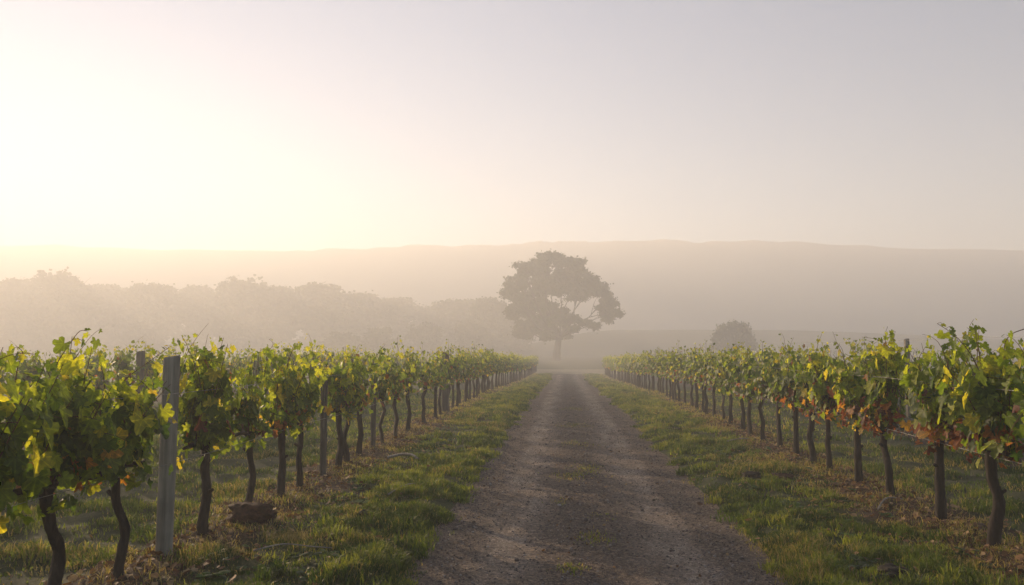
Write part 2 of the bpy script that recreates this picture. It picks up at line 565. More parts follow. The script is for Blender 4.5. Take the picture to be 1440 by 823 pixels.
def add_blades(mb, *a, **k):
    tint = a[4]
    P = blades(*a, **k); n = len(P)
    o = (np.arange(n) * 5)[:, None]
    base = mb.n
    mb.add(P.reshape(-1, 3), o + np.array([0, 1, 2, 3]), tint)
    # the tip triangles share the vertices just added
    mb.F[3].append(o + np.array([3, 2, 4]) + base); mb.T[3].append(np.asarray(tint).copy())


def grass_region(mb, x0, x1, y0, y1, dens, hs, ws, clump=1.0, pow_=1.0):
    n = int((x1 - x0) * (y1 - y0) * dens)
    x = x0 + (x1 - x0) * rng.random(n); y = y0 + (y1 - y0) * rng.random(n) ** pow_
    d = np.maximum(road_l(y) - x, x - road_r(y))
    c = fbm(x * 2.1 + 50, y * 2.1, 3); c2 = fbm(x * 6 + 9, y * 6, 2); big = fbm(x * .5 + 5, y * .4 + 7, 3)
    soil = soil_amount(x, y)
    prob = np.clip((c - .30) * 3.2, .05, 1) * (1 - .80 * soil) * sstep(-.07, .05, d)
    k = rng.random(n) < prob
    x, y, c, c2, big, soil, d = [q[k] for q in (x, y, c, c2, big, soil, d)]
    n = len(x)
    h = hs * (.25 + 2.6 * np.clip(c - .35, 0, 1) + 1.1 * (c2 - .4)) * (.6 + .7 * rng.random(n)) * (.45 + .55 * sstep(0, .3, d)) * (1 - .25 * soil)
    h = np.clip(h, .012, hs * 1.9)
    t = -.06 + .9 * (big - .15) + .7 * (c2 - .5) + .16 * (rng.random(n) - .5)
    dry = rng.random(n) < (.09 + .5 * soil + .35 * (fbm(x * 1.3 + 20, y * 1.3, 2) > .62))
    t = np.where(dry, .72 + .28 * rng.random(n), np.clip(t, 0, .66))
    add_blades(mb, x, y, h, ws * (.6 + .8 * rng.random(n)), t, lean=.9)


mb = MB()
grass_region(mb, -3.0, -1.0, 3.0, 9, 7200, .085, .006)
grass_region(mb, 1.45, 3.6, 3.0, 9, 7200, .085, .006)
grass_region(mb, -3.0, -1.0, 9, 18, 3600, .085, .009)
grass_region(mb, 1.45, 3.6, 9, 18, 3600, .085, .009)
grass_region(mb, -3.2, -1.0, 18, 36, 1100, .09, .018)
grass_region(mb, 1.45, 3.6, 18, 36, 1100, .09, .018)
grass_region(mb, -3.2, -1.0, 36, 76, 260, .10, .04)
grass_region(mb, 1.45, 3.6, 36, 76, 260, .10, .04)
grass_region(mb, -8.5, -3.0, 4.0, 14, 2200, .08, .010)
grass_region(mb, 3.6, 6.6, 5.0, 14, 2200, .09, .010)
grass_region(mb, -9.0, -3.0, 14, 34, 420, .08, .022)
grass_region(mb, 3.6, 7.0, 14, 34, 260, .08, .022)
grass_region(mb, -13.0, -9.4, 9, 30, 150, .08, .022)
for side in (0, 1):
    nT = 900
    ty = 3.2 + 60 * rng.random(nT) ** 1.7
    tx = np.where(np.full(nT, side == 0), road_l(ty) - rng.random(nT) ** 1.5 * 1.5, road_r(ty) + rng.random(nT) ** 1.5 * 1.6)
    kk = fbm(tx * 1.1 + 3, ty * .9, 3) > .44; tx, ty = tx[kk], ty[kk]; nT = len(tx)
    per = 70
    rr_ = (.03 + .06 * rng.random(nT))
    X = (tx[:, None] + rng.normal(0, 1, (nT, per)) * rr_[:, None]).ravel(); Yy = (ty[:, None] + rng.normal(0, 1, (nT, per)) * rr_[:, None]).ravel()
    hh = np.repeat(.04 + .13 * rng.random(nT) ** 1.8, per) * (.5 + .6 * rng.random(nT * per))
    tt = np.clip(np.repeat(.05 + .6 * rng.random(nT), per) + .1 * rng.normal(size=nT * per), 0, .7)
    add_blades(mb, X, Yy, hh, (.004 + .0007 * Yy) * (.6 + .8 * rng.random(len(X))), tt, lean=1.1)
tag(mb.build('grass', M_GRASS, smooth=False), 'damp green grass on the verges and between the rows', 'grass', kind='stuff')

# sparse dry tufts on the crown of the track
mb = MB()
for (tx, ty, n, rr, hh) in [(.02, 6.3, 120, .11, .05), (.25, 7.3, 150, .16, .05), (.15, 10.9, 260, .26, .06), (.3, 11.6, 160, .2, .05), (-.05, 9.0, 70, .1, .035),
                            (.2, 14.5, 220, .3, .05), (.15, 18, 220, .35, .05), (.2, 23, 200, .35, .05), (.1, 5.0, 60, .12, .03), (.35, 8.3, 60, .14, .03)]:
    x = tx + rr * rng.normal(size=n) * .6; y = ty + rr * 1.5 * rng.normal(size=n) * .6
    add_blades(mb, x, y, hh * (.4 + .7 * rng.random(n)), .005 + .008 * rng.random(n), np.where(rng.random(n) < .5, .4 + .2 * rng.random(n), .75 + .25 * rng.random(n)), lean=1.2)
tag(mb.build('track_grass', M_GRASS, smooth=False), 'thin dry grass tufts along the middle of the track', 'grass', kind='stuff')

# ------------------------------------------------------------------ leaf templates
def leaf_template(lod, seed):
    g = random.Random(seed)
    if lod == 0:
        half = [(-82, .22), (-64, .72), (-44, .90), (-24, .80), (-12, .64), (2, .92), (16, 1.0), (32, .84), (46, .62), (60, .82), (74, 1.0)]
        full = half + [(90, 1.12)] + [(180 - a, r) for a, r in reversed(half)]
    elif lod == 1:
        half = [(-75, .45), (-40, .92), (-5, .86), (25, .95), (60, .82)]
        full = half + [(90, 1.1)] + [(180 - a, r) for a, r in reversed(half)]
    else:
        full = [(-60, .8), (5, 1.0), (90, 1.05), (175, 1.0), (240, .8)]
    V = [(0, -.18, 0)]
    cup = g.uniform(-.30, .25); fold = g.uniform(.05, .45); curl = g.uniform(-.35, .1)
    for a, r in full:
        r *= g.uniform(.92, 1.08); x = r * math.cos(R(a)); y = r * math.sin(R(a))
        z = cup * r * r * .6 + fold * abs(x) * .6 + curl * max(y, 0) ** 2 + g.uniform(-.07, .07)
        V.append((x, y, z))
    V = np.array(V); m = len(full)
    F = np.array([[0, 1 + k, 1 + (k + 1) % m] for k in range(m - 1)] + [[0, m, 1]])
    return V, F


TPL = {l: [leaf_template(l, 100 * l + k) for k in range(6)] for l in (0, 1, 2)}
TPL_DRY = []
for k in range(4):
    V, F = leaf_template(0, 900 + k); V = V.copy(); V[:, 2] += -.9 * (V[:, 0] ** 2) + .35 * np.sin(V[:, 1] * 5 + k); V[:, 0] *= .7
    TPL_DRY.append((V, F))


def place_leaves(mb, pos, nrm, tip, size, tint, lod, dry=None):
    n = len(pos)
    Z = norm(nrm); Y = norm(tip - (tip * Z).sum(-1, keepdims=True) * Z); X = np.cross(Y, Z)
    pick = rng.integers(0, 6, n)
    groups = [(TPL[lod][k], (pick == k) if dry is None else (pick == k) & ~dry) for k in range(6)]
    if dry is not None:
        groups += [(TPL_DRY[k], dry & (pick % 4 == k)) for k in range(4)]
    for (V, F), msk in groups:
        m = msk.sum()
        if not m: continue
        P = pos[msk][:, None] + size[msk][:, None, None] * (V[None, :, 0:1] * X[msk][:, None] + (V[None, :, 1:2] + .25) * Y[msk][:, None] + V[None, :, 2:3] * Z[msk][:, None])
        FF = F[None] + (np.arange(m) * len(V))[:, None, None]
        uv = np.tile(V[:, :2] + np.array([0, .18]) + 1e-4, (m, 1))
        mb.add(P.reshape(-1, 3), FF.reshape(-1, 3), np.repeat(tint[msk], len(F)), uv)


# ------------------------------------------------------------------ grapevines
TRUNK_STYLES = [(.00, .00, .00), (.05, -.06, .10), (-.03, .07, -.08), (.02, -.10, -.03), (-.04, .05, .12), (.03, .09, .02), (0, -.05, .07), (-.02, .02, -.11)]


def shoot(canes, P0, d, L, r0=.005, droop=.0, wig=.05, n=12, tube_n=5):
    """grow one cane as a wandering path; returns its points"""
    P = [np.array(P0, float)]; d = np.array(d, float); d /= np.linalg.norm(d)
    for k in range(n):
        d = d + np.array([rnd.gauss(0, wig), rnd.gauss(0, wig), -droop / n * (k + 1) * .35]); d /= np.linalg.norm(d)
        P.append(P[-1] + d * L / n)
    P = np.array(P)
    if canes is not None: tube(canes, P, np.linspace(r0, r0 * .35, len(P)), tube_n, cap=False)
    return P


def cane_leaves(P, spacing, side, size_f, start=0.0, tipsmall=.45):
    seg = np.linalg.norm(np.diff(P, axis=0), axis=1); cum = np.r_[0, np.cumsum(seg)]; L = cum[-1]
    s = np.arange(start * L, L, spacing) + rng.uniform(-.2, .2, size=len(np.arange(start * L, L, spacing))) * spacing
    s = np.clip(s, 0, L)
    q = np.stack([np.interp(s, cum, P[:, k]) for k in range(3)], -1)
    ang = rng.uniform(0, 6.283, len(s))
    off = np.stack([np.cos(ang), np.sin(ang), rng.uniform(-.3, .5, len(s))], -1)
    f = 1 - (1 - tipsmall) * sstep(.65, 1.0, s / L)
    size = size_f * f * rng.uniform(.68, 1.25, len(s))
    pos = q + norm(off) * (size * 1.0 + .02)[:, None]
    return pos, norm(off), size, q


def make_vine(seed, lod, style, nc=12, autumn=.5, top=1.66, spread=.17, tall=0, lscale=1.0):
    rnd.seed(seed)
    ty, tm, tx = style[0], style[1], style[2]
    parts = {}
    # trunk
    mb = MB()
    pts = [(0, 0, -.08), (tx * .3, tm * .5, .14), (tx * .2 + rnd.uniform(-.03, .03), tm + rnd.uniform(-.03, .03), .36), (tx * .5, ty + tm * .2, .56), (0, ty, .74), (0, ty, .80)]
    nseg, nr = (18, 10) if lod == 0 else ((9, 6) if lod == 1 else (5, 5))
    P = smooth_path(pts, nseg)
    rr = np.interp(np.linspace(0, 1, nseg), [0, .1, .5, .85, .94, 1], [.070, .042, .032, .035, .056, .042]) * rnd.uniform(.85, 1.15)
    tube(mb, P, rr, nr, lump=.26 if lod < 2 else .05, seed=seed)
    if lod == 0:   # a knot or stub of an old cut
        h = rnd.uniform(.4, .62); b = P[int(nseg * h)]
        tube(mb, [b, b + np.array([rnd.choice([-1, 1]) * .06, rnd.uniform(-.03, .03), .035])], [.022, .013], 6)
    # the two arms of the head, part of the old wood
    for sgn in (-1, 1):
        L = rnd.uniform(.34, .46)
        A = smooth_path([(0, ty, .74), (rnd.uniform(-.02, .02), ty + sgn * L * .3, .80), (rnd.uniform(-.03, .03), ty + sgn * L * .7, .80 + rnd.uniform(-.02, .03)), (0, ty + sgn * L, .80)], 8 if lod < 2 else 4)
        tube(mb, A, np.linspace(.027, .012, len(A)), 7 if lod == 0 else 4, lump=.15, seed=seed + 3)
    parts['trunk'] = mb
    # canes
    cm = MB(); lf = MB()
    POS, OFF, SIZE = [], [], []
    for k in range(nc):
        y0 = rnd.uniform(-.34, .34) if rnd.random() < .3 else rnd.gauss(0, .12)
        xx = rnd.gauss(0, spread)
        L = (top - .80) * rnd.uniform(.62, 1.10)
        P = shoot(cm if lod < 2 else None, (0, ty + y0, .80), (xx * 1.3, rnd.gauss(0, .10), 1.0), L, .0055, 0.15, .055, 10, 5 if lod == 0 else 3)
        p, o, s, _ = cane_leaves(P, .052 if lod == 0 else (.06 if lod == 1 else .085), 0, .062 * lscale * (1 if lod < 2 else 1.3), .05)
        POS.append(p); OFF.append(o); SIZE.append(s)
        # laterals pushing out sideways
        for q in range(2 if lod < 2 else 1):
            i = rnd.randint(2, 8)
            d = np.array([rnd.choice([-1, 1]) * rnd.uniform(.5, 1), rnd.uniform(-.7, .7), rnd.uniform(-.2, .6)])
            P2 = shoot(cm if lod == 0 else None, P[i], d, rnd.uniform(.12, .30), .003, .5, .08, 6, 4)
            p, o, s, _ = cane_leaves(P2, .055 if lod == 0 else .065, 0, .056 * lscale * (1 if lod < 2 else 1.3), .15)
            POS.append(p); OFF.append(o); SIZE.append(s)
    # a few long shoots that stick out of the top
    for k in range(tall):
        y0 = rnd.uniform(-.35, .35)
        P = shoot(cm, (rnd.gauss(0, .08), ty + y0, top - .25), (rnd.gauss(0, .25), rnd.gauss(0, .45), 1), rnd.uniform(.32, .5), .004, .6, .1, 12, 4)
        p, o, s, _ = cane_leaves(P, .05, 0, .042 * (1 if lod < 2 else 1.3), .25, .35)
        POS.append(p); OFF.append(o); SIZE.append(s)
    # drooping low leaves round the head
    nl = 46 if lod < 2 else 16
    low = np.stack([rng.normal(0, .12, nl), ty + rng.normal(0, .19, nl), rng.uniform(.68, 1.0, nl)], -1)
    POS.append(low); OFF.append(norm(np.stack([rng.normal(0, 1, nl), rng.normal(0, .5, nl), rng.normal(0, .4, nl)], -1))); SIZE.append(rng.uniform(.04, .065, nl) * (1 if lod < 2 else 1.4))
    POS, OFF, SIZE = map(np.concatenate, (POS, OFF, SIZE))
    n = len(POS)
    side = np.sign(POS[:, :1] + rng.normal(0, .05, (n, 1)))
    nrm = OFF * .55 + np.concatenate([side * .75, rng.normal(0, .35, (n, 1)), .35 + rng.normal(0, .35, (n, 1))], 1)
    tip = OFF * .45 + np.stack([rng.normal(0, .3, n), rng.normal(0, .35, n), -1 + rng.normal(0, .35, n)], -1)
    z = POS[:, 2]
    t = .30 + .17 * sstep(1.1, 1.7, z) + rng.normal(0, .13, n) + .22 * (fbm(POS[:, 1] * 4 + seed, z * 4, 2) - .5)
    t = np.clip(t, .02, .60)
    yel = rng.random(n) < .06
    t = np.where(yel, .62 + .08 * rng.random(n), t)
    pr = autumn * (1 - sstep(.82, 1.15, z)) + autumn * .05
    aut = rng.random(n) < pr
    t = np.where(aut, .70 + .28 * rng.random(n) ** .9, t)
    dry = aut & (t > .84) & (rng.random(n) < .8) if lod == 0 else None
    place_leaves(lf, POS, nrm, tip, SIZE, t, lod, dry)
    parts['foliage'] = lf
    if lod < 2 and cm.n: parts['cane'] = cm
    mats = {'trunk': M_BARK, 'foliage': M_LEAF if lod == 0 else M_LEAF_FAR, 'cane': M_CANE}
    return {k: v.mesh('grapevine_' + k, mats[k]) for k, v in parts.items()}


def vine_from(meshes, x, y, rz, sc=1.0, zs=1.0):
    root = empty('grapevine', (x, y, float(base_z(x, y)) + .09), rz)
    root.scale = (sc, sc, sc * zs)
    for k in ('trunk', 'cane', 'foliage'):
        if k in meshes: link_mesh(k, meshes[k], root)
    return root


ORD = ['first', 'second', 'third', 'fourth', 'fifth', 'sixth', 'seventh', 'eighth', 'ninth', 'tenth', 'eleventh', 'twelfth', 'thirteenth',
       'fourteenth', 'fifteenth', 'sixteenth', 'seventeenth', 'eighteenth', 'nineteenth', 'twentieth']

LOD1 = [make_vine(200 + k, 1, TRUNK_STYLES[k % 8], nc=9 + k % 4, autumn=.08 if k % 2 else .24, top=1.58 + .04 * (k % 4), tall=2 + k % 2) for k in range(9)]
LOD2 = [make_vine(300 + k, 2, TRUNK_STYLES[k % 8], nc=13, autumn=.10, top=1.58 + .04 * (k % 4), tall=1) for k in range(6)]

# --- left front row
L_BASE = [(-55, 3.95), (48, 4.62), (155, 5.4), (288, 6.82), (345, 7.72), (390, 8.5), (424, 9.25), (470, 10.7), (488, 11.3), (503, 12.0), (536, 13.4), (556, 14.5), (577, 15.7), (598, 17.4), (613, 18.8)]
LEFT_LOOK = ['dark leafy grapevine cut off by the left edge of the picture', 'dark grapevine with a long leafy shoot rising above its top, left corner',
             'glowing backlit grapevine just before the weathered grey post, left row', 'tall leafy grapevine just beyond the weathered grey post, left row',
             'low loose grapevine beside the reddish clod, second beyond the grey post']
LSTY = [(.02, .06, 0), (.00, .16, .02), (-.05, .06, .0), (.0, -.04, 0), (.02, .07, 0), (.0, .03, 0), (-.05, -.12, .05), (.0, .1, 0), (.03, -.08, 0), (.04, .1, 0), (0, -.06, 0), (0, .07, 0)]
LV, RV = [], []
for k, (px, Y) in enumerate(L_BASE):
    sty = LSTY[k] if k < len(LSTY) else rnd.choice(TRUNK_STYLES)
    if k < 9:
        tall = {1: 1, 2: 1, 3: 3, 4: 2, 5: 3}.get(k, 2)
        ms = make_vine(20 + k, 0, sty, nc=[15, 14, 10, 13, 9, 12, 10, 13, 10][k], autumn=.12 if k < 6 else .22, top=[1.66, 1.62, 1.50, 1.66, 1.56, 1.68, 1.60, 1.64, 1.62][k], tall=tall,
                       spread=.17 if k != 1 else .22, lscale=1.30 if k < 4 else 1.15)
    else:
        ms = LOD1[k % len(LOD1)]
    x = ROW_L + rnd.uniform(-.04, .04)
    v = vine_from(ms, x, Y, 0 if k < 9 else rnd.choice([0, math.pi]))
    lab = LEFT_LOOK[k] if k < len(LEFT_LOOK) else '%s grapevine beyond the nearest grey post in the row left of the track' % ORD[k - 3]
    tag(v, lab, 'grapevine', 'grapevines of the row left of the track'); LV.append(v)
Y = L_BASE[-1][1] + .95; k = 0; fold = None
while Y < 84:
    me = LOD1 if Y < 34 else LOD2
    v = vine_from(me[rnd.randrange(len(me))], ROW_L + rnd.uniform(-.05, .05), Y, rnd.choice([0, math.pi]), rnd.uniform(.96, 1.04), rnd.uniform(.96, 1.04))
    tag(v, 'misty grapevine in the far dense part of the row left of the track', 'grapevine', 'far grapevines left of the track')
    Y += rnd.uniform(.78, .95)

# --- right front row
R_BASE = [(1620, 4.75), (1470, 5.85), (1362, 6.9), (1292, 7.9), (1227, 8.95), (1190, 9.9), (1158, 10.9), (1130, 11.8), (1107, 12.6), (1087, 13.5), (1065, 14.5), (1048, 15.4), (1034, 16.3), (1018, 17.4)]
RIGHT_LOOK = ['grapevine outside the right edge whose leaves reach into the lower right corner', 'bright green grapevine with long drooping shoots at the right edge of the picture',
              'thick trunked grapevine with bright leaves, nearest whole trunk of the right row', 'grapevine with orange and red lower leaves, second whole trunk of the right row',
              'grapevine with bent leaning trunk and orange leaves near its head, right row']
RSTY = [(0, 0, 0), (.02, .04, 0), (.0, -.03, 0), (.0, .02, .0), (.14, .03, 0), (0, 0, 0), (0, -.05, 0), (.02, .04, 0), (0, .03, 0)]
for k, (px, Y) in enumerate(R_BASE):
    sty = RSTY[k] if k < len(RSTY) else rnd.choice(TRUNK_STYLES)
    if k < 9:
        ms = make_vine(60 + k, 0, sty, nc=[13, 13, 14, 11, 12, 10, 12, 10, 12][k], autumn=[.2, .2, .45, .65, .7, .65, .55, .4, .35][k], top=[1.6, 1.66, 1.74, 1.66, 1.70, 1.66, 1.64, 1.62, 1.62][k], tall=[0, 1, 2, 2, 3, 3, 2, 2, 2][k], spread=.20, lscale=1.32)
    else:
        ms = LOD1[(k + 3) % len(LOD1)]
    v = vine_from(ms, ROW_R + rnd.uniform(-.04, .04), Y, 0 if k < 9 else rnd.choice([0, math.pi]))
    lab = RIGHT_LOOK[k] if k < len(RIGHT_LOOK) else '%s whole grapevine from the near end of the row right of the track' % ORD[k - 2]
    tag(v, lab, 'grapevine', 'grapevines of the row right of the track'); RV.append(v)
Y = R_BASE[-1][1] + .95
while Y < 72:
    me = LOD1 if Y < 34 else LOD2
    v = vine_from(me[rnd.randrange(len(me))], ROW_R + rnd.uniform(-.05, .05), Y, rnd.choice([0, math.pi]), rnd.uniform(.96, 1.04), rnd.uniform(.96, 1.04))
    tag(v, 'misty grapevine in the far dense part of the row right of the track', 'grapevine', 'far grapevines right of the track')
    Y += rnd.uniform(.82, .98)

# --- rows behind
for (rx, y0, y1, lab, grp) in ((ROW_L2, 9.0, 52, 'hazy grapevine in the row standing behind the left front row', 'grapevines of the second row on the left'),
                               (ROW_R2, 8.3, 44, 'shaded grapevine in the row standing behind the right front row', 'grapevines of the second row on the right'),
                               (ROW_L3, 17, 60, 'faint grapevine in the third row back on the left', 'grapevines of the third row on the left')):
    Y = y0
    while Y < y1:
        me = LOD1 if Y < 22 else LOD2
        v = vine_from(me[rnd.randrange(len(me))], rx + rnd.uniform(-.05, .05), Y, rnd.choice([0, math.pi]), rnd.uniform(.98, 1.08), rnd.uniform(.96, 1.04))
        tag(v, lab, 'grapevine', grp)
        Y += rnd.uniform(.9, 1.1) if rx != ROW_L3 else rnd.uniform(1.3, 1.6)

# long shoots that stick out of single vines, at the places where the photo shows them
def hero_shoot(v, pts, size, r=.0045, bare=0.0, spacing=.075, seed=1):
    global rng
    rnd.seed(seed)
    loc = np.array(v.location)
    P = smooth_path([np.array(at(px, py, Y)) - loc for px, py, Y in pts], 22)
    mb = MB(); tube(mb, P, np.linspace(r, r * .35, len(P)), 6, cap=False)
    lf = None
    if bare < 1:
        p, o, s, q = cane_leaves(P, spacing, 0, size, bare, .3)
        if len(p):
            n = len(p); side = rng.normal(0, 1, (n, 3))
            for a, b in zip(q, p): tube(mb, np.array([a, (a + b) / 2 + [0, 0, .01], b]), .0014, 4, cap=False)
            lf = MB(); place_leaves(lf, p, side + o * .4, np.stack([rng.normal(0, .4, n), rng.normal(0, .4, n), -np.ones(n)], -1), s, np.clip(rng.normal(.38, .12, n), .1, .66), 0)
    c = mb.build('shoot', M_CANE, v)
    if lf is not None: lf.build('shoot_leaves', M_LEAF, c)


hero_shoot(LV[1], [(64, 590, 4.62), (70, 545, 4.60), (80, 512, 4.6), (98, 484, 4.6), (112, 466, 4.62), (124, 466, 4.66)], .075, seed=2)
hero_shoot(LV[1], [(20, 560, 4.5), (24, 520, 4.5), (32, 497, 4.5), (22, 486, 4.5)], .06, .004, .2, .08, 5)
hero_shoot(LV[2], [(118, 600, 5.3), (150, 560, 5.3), (178, 532, 5.35), (205, 512, 5.4), (240, 487, 5.4)], .05, .005, .1, .07, 3)
hero_shoot(LV[3], [(250, 540, 6.6), (262, 500, 6.55), (276, 476, 6.5), (293, 455, 6.45)], .03, .003, .45, .2, 4)
hero_shoot(LV[4], [(372, 530, 7.8), (376, 500, 7.8), (384, 484, 7.8), (378, 477, 7.8)], .04, .004, .1, .06, 9)
hero_shoot(LV[7], [(520, 520, 10.8), (530, 500, 10.8), (542, 484, 10.8)], .055, .004, 0, .05, 10)
hero_shoot(RV[2], [(1385, 540, 6.8), (1366, 500, 6.7), (1345, 474, 6.65), (1318, 455, 6.6)], .065, .005, .1, .07, 6)
hero_shoot(RV[4], [(1262, 530, 8.8), (1256, 500, 8.75), (1240, 480, 8.7), (1212, 474, 8.7)], .05, .004, .1, .06, 7)
hero_shoot(RV[4], [(1248, 505, 8.8), (1255, 485, 8.8), (1259, 466, 8.8)], .075, .004, .35, .05, 17)
hero_shoot(RV[5], [(1192, 520, 9.8), (1184, 498, 9.8), (1176, 480, 9.8), (1171, 466, 9.8)], .03, .003, .9, .2, 8)
hero_shoot(RV[2], [(1440, 463, 6.2), (1420, 472, 6.2), (1412, 492, 6.2), (1420, 530, 6.2)], .06, .004, .2, .07, 11)
hero_shoot(RV[1], [(1470, 560, 5.6), (1440, 580, 5.5), (1420, 610, 5.45), (1412, 650, 5.45)], .075, .004, .0, .07, 12)
hero_shoot(RV[3], [(1300, 540, 7.8), (1292, 508, 7.8), (1300, 490, 7.8)], .07, .004, .0, .06, 13)

# ------------------------------------------------------------------ posts
def post(x, y, h, w, mat, lab, lean=(0, 0), rz=0., rounded=False, staples=True):
    z0 = float(base_z(x, y)) + .05
    root = empty('trellis_post', (x, y, z0), rz)
    root.rotation_euler = (lean[0], lean[1], rz)
    mb = MB()
    n = 16; m = 26
    ang = np.arange(n) / n * 2 * math.pi
    g = np.random.default_rng(int(abs(x * 100 + y * 10)))
    prof = []
    for a in ang:
        if rounded: prof.append(.5 * w)
        else:
            c, s = abs(math.cos(a)), abs(math.sin(a)); prof.append(.5 * w / ((c ** 7 + s ** 7) ** (1 / 7)))
    prof = np.array(prof)
    crack = 1 - .05 * g.random(n) - .09 * (g.random(n) > .8)
    zs_ = np.r_[-.15, np.linspace(.0, h - .012, m - 3), h - .004, h]
    V = []
    for q, zz in enumerate(zs_):
        f = 1.0 if q < m - 3 + 1 else (.97 if q == m - 2 else .88)
        r = prof * crack * f * (1 + .02 * (g.random(n) - .5))
        V.append(np.stack([r * np.cos(ang), r * np.sin(ang), np.full(n, zz) + (0.010 * np.cos(ang) if q >= m - 2 else 0)], -1))
    V = np.array(V); mm = len(zs_)
    i = np.arange(mm - 1)[:, None] * n; j = np.arange(n)[None]; kk = (j + 1) % n
    mb.add(V.reshape(-1, 3), np.stack([i + j, i + kk, i + n + kk, i + n + j], -1).reshape(-1, 4))
    top = np.vstack([V[-1], [[0, 0, h - .003]]]); mb.add(top, [[a, (a + 1) % n, n] for a in range(n)])
    sh = mb.build('shaft', mat, root)
    if staples:
        for zz in (.80, 1.33):
            s = MB(); tube(s, smooth_path([(w * .42, -.012, zz - .012), (w * .56, -.010, zz), (w * .56, .010, zz), (w * .42, .012, zz - .012)], 7), .0022, 5)
            s.build('staple', M_WIRE, root)
    tag(root, lab, 'post', 'wooden trellis posts')
    return root


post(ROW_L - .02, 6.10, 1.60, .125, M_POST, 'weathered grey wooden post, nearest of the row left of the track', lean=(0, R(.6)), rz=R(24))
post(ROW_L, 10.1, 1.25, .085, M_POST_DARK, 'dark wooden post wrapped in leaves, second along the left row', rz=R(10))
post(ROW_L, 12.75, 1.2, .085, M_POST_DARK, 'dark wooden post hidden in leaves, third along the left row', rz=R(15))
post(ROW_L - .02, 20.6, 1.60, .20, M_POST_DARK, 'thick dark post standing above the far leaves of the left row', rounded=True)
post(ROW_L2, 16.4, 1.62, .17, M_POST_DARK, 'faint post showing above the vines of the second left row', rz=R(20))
post(6.62, 16.0, 1.86, .085, M_POST, 'slim pale post above the leaves of the second right row', rz=R(12))


def wire(x, y0, y1, h, lab, r=.0022, sag=.02):
    mb = MB(); ys_ = np.linspace(y0, y1, 90)
    P = np.stack([np.full(90, x) + .006 * np.sin(ys_ * 1.1), ys_, base_z(x, ys_) + .05 + h - sag * np.abs(np.sin(ys_ * .7))], -1)
    tube(mb, P, r, 5, cap=False)
    tag(mb.build('trellis_wire', M_WIRE), lab, 'wire', 'trellis wires')


wire(ROW_L + .07, 2.5, 60, .80, 'lower thin wire at trunk head height along the left row')
wire(ROW_L + .07, 2.5, 60, 1.33, 'upper thin wire through the leaves of the left row')
wire(ROW_R - .03, 3, 60, .80, 'lower thin wire at trunk head height along the right row')
wire(ROW_R - .12, 3, 60, 1.36, 'upper thin wire through the leaves of the right row')
wire(6.62, 6, 40, 1.86, 'high thin wire against the mist behind the right row', .003, .03)

# ------------------------------------------------------------------ ground clutter
def clod(name, x, y, sx, sy, sz, mat, lab, cat, seed, square=False):
    import bmesh
    bm = bmesh.new(); bmesh.ops.create_icosphere(bm, subdivisions=4, radius=1)
    g = np.random.default_rng(seed)
    co = np.array([v.co[:] for v in bm.verts])
    if square: co = co / np.maximum((np.abs(co) ** 3).sum(1, keepdims=True) ** (1 / 3), .3)
    f = 1 + .42 * (fbm(co[:, 0] * 1.7 + seed, co[:, 1] * 1.7 + co[:, 2] * 2.3, 4) - .5) * 2 + .42 * (fbm(co[:, 0] * 7 + co[:, 2] * 5, co[:, 1] * 6 + seed, 3) - .5)
    co = co * f[:, None] * np.array([sx, sy, sz])
    for v, c in zip(bm.verts, co): v.co = c
    for f_ in bm.faces: f_.smooth = True
    me = bpy.data.meshes.new(name); bm.to_mesh(me); bm.free(); me.materials.append(mat)
    o = link_mesh(name, me, None, (x, y, float(gz(x, y)) + sz * .55))
    o.rotation_euler = (0, 0, g.uniform(-.3, .3))
    tag(o, lab, cat)
    return o


clod('earth_clod', -2.93, 7.35, .21, .13, .10, M_CLOD, 'reddish brown lump of earth lying under the left row beyond the grey post', 'clod', 3, True)
clod('earth_clod', 2.36, 6.05, .11, .09, .05, M_CLOD_DARK, 'dark lump of earth in the grass at the lower right', 'clod', 5)
clod('earth_clod', 2.72, 10.5, .16, .11, .05, M_CLOD, 'brown lump of earth near the right row, farther up', 'clod', 8)
clod('earth_clod', 2.35, 10.4, .12, .10, .06, M_CLOD_DARK, 'dark lump of earth on the right verge beside the brown one', 'clod', 9)
clod('earth_clod', 2.2, 16.5, .16, .12, .05, M_CLOD_DARK, 'dark hummock of earth on the far right verge', 'clod', 12)
clod('earth_clod', -1.95, 7.7, .06, .06, .045, M_CLOD_DARK, 'small dark lump of earth in the left verge grass', 'clod', 15)
clod('stone', 2.44, 7.2, .018, .016, .013, M_STICK, 'small pale stone in the grass of the right verge', 'stone', 21)


def stick(pts, r, lab, name='stick', mat=M_STICK):
    mb = MB(); P = smooth_path([(x, y, float(gz(x, y)) + dz) for x, y, dz in pts], 12)
    tube(mb, P, np.linspace(r, r * .6, 12), 7, lump=.15, seed=3)
    tag(mb.build(name, mat), lab, 'stick')


stick([(-2.62, 11.7, .05), (-2.45, 11.75, .09), (-2.25, 11.6, .08), (-2.12, 11.45, .04)], .022, 'pale curved stick lying beside the far vines on the left verge')
stick([(-1.98, 8.9, .06), (-1.85, 9.1, .08), (-1.76, 9.3, .10)], .010, 'short grey stick in the grass of the left verge')
stick([(-2.5, 6.35, .05), (-2.3, 6.45, .08), (-2.05, 6.45, .07), (-1.9, 6.5, .05)], .006, 'thin grey twig on the grass at the lower left')
stick([(2.75, 14.0, .06), (3.0, 14.2, .09), (3.2, 14.4, .07)], .016, 'pale stick lying at the foot of the right row')
stick([(3.1, 8.3, .03), (3.3, 8.6, .05), (3.5, 8.7, .03)], .010, 'pale root lying under the right row')

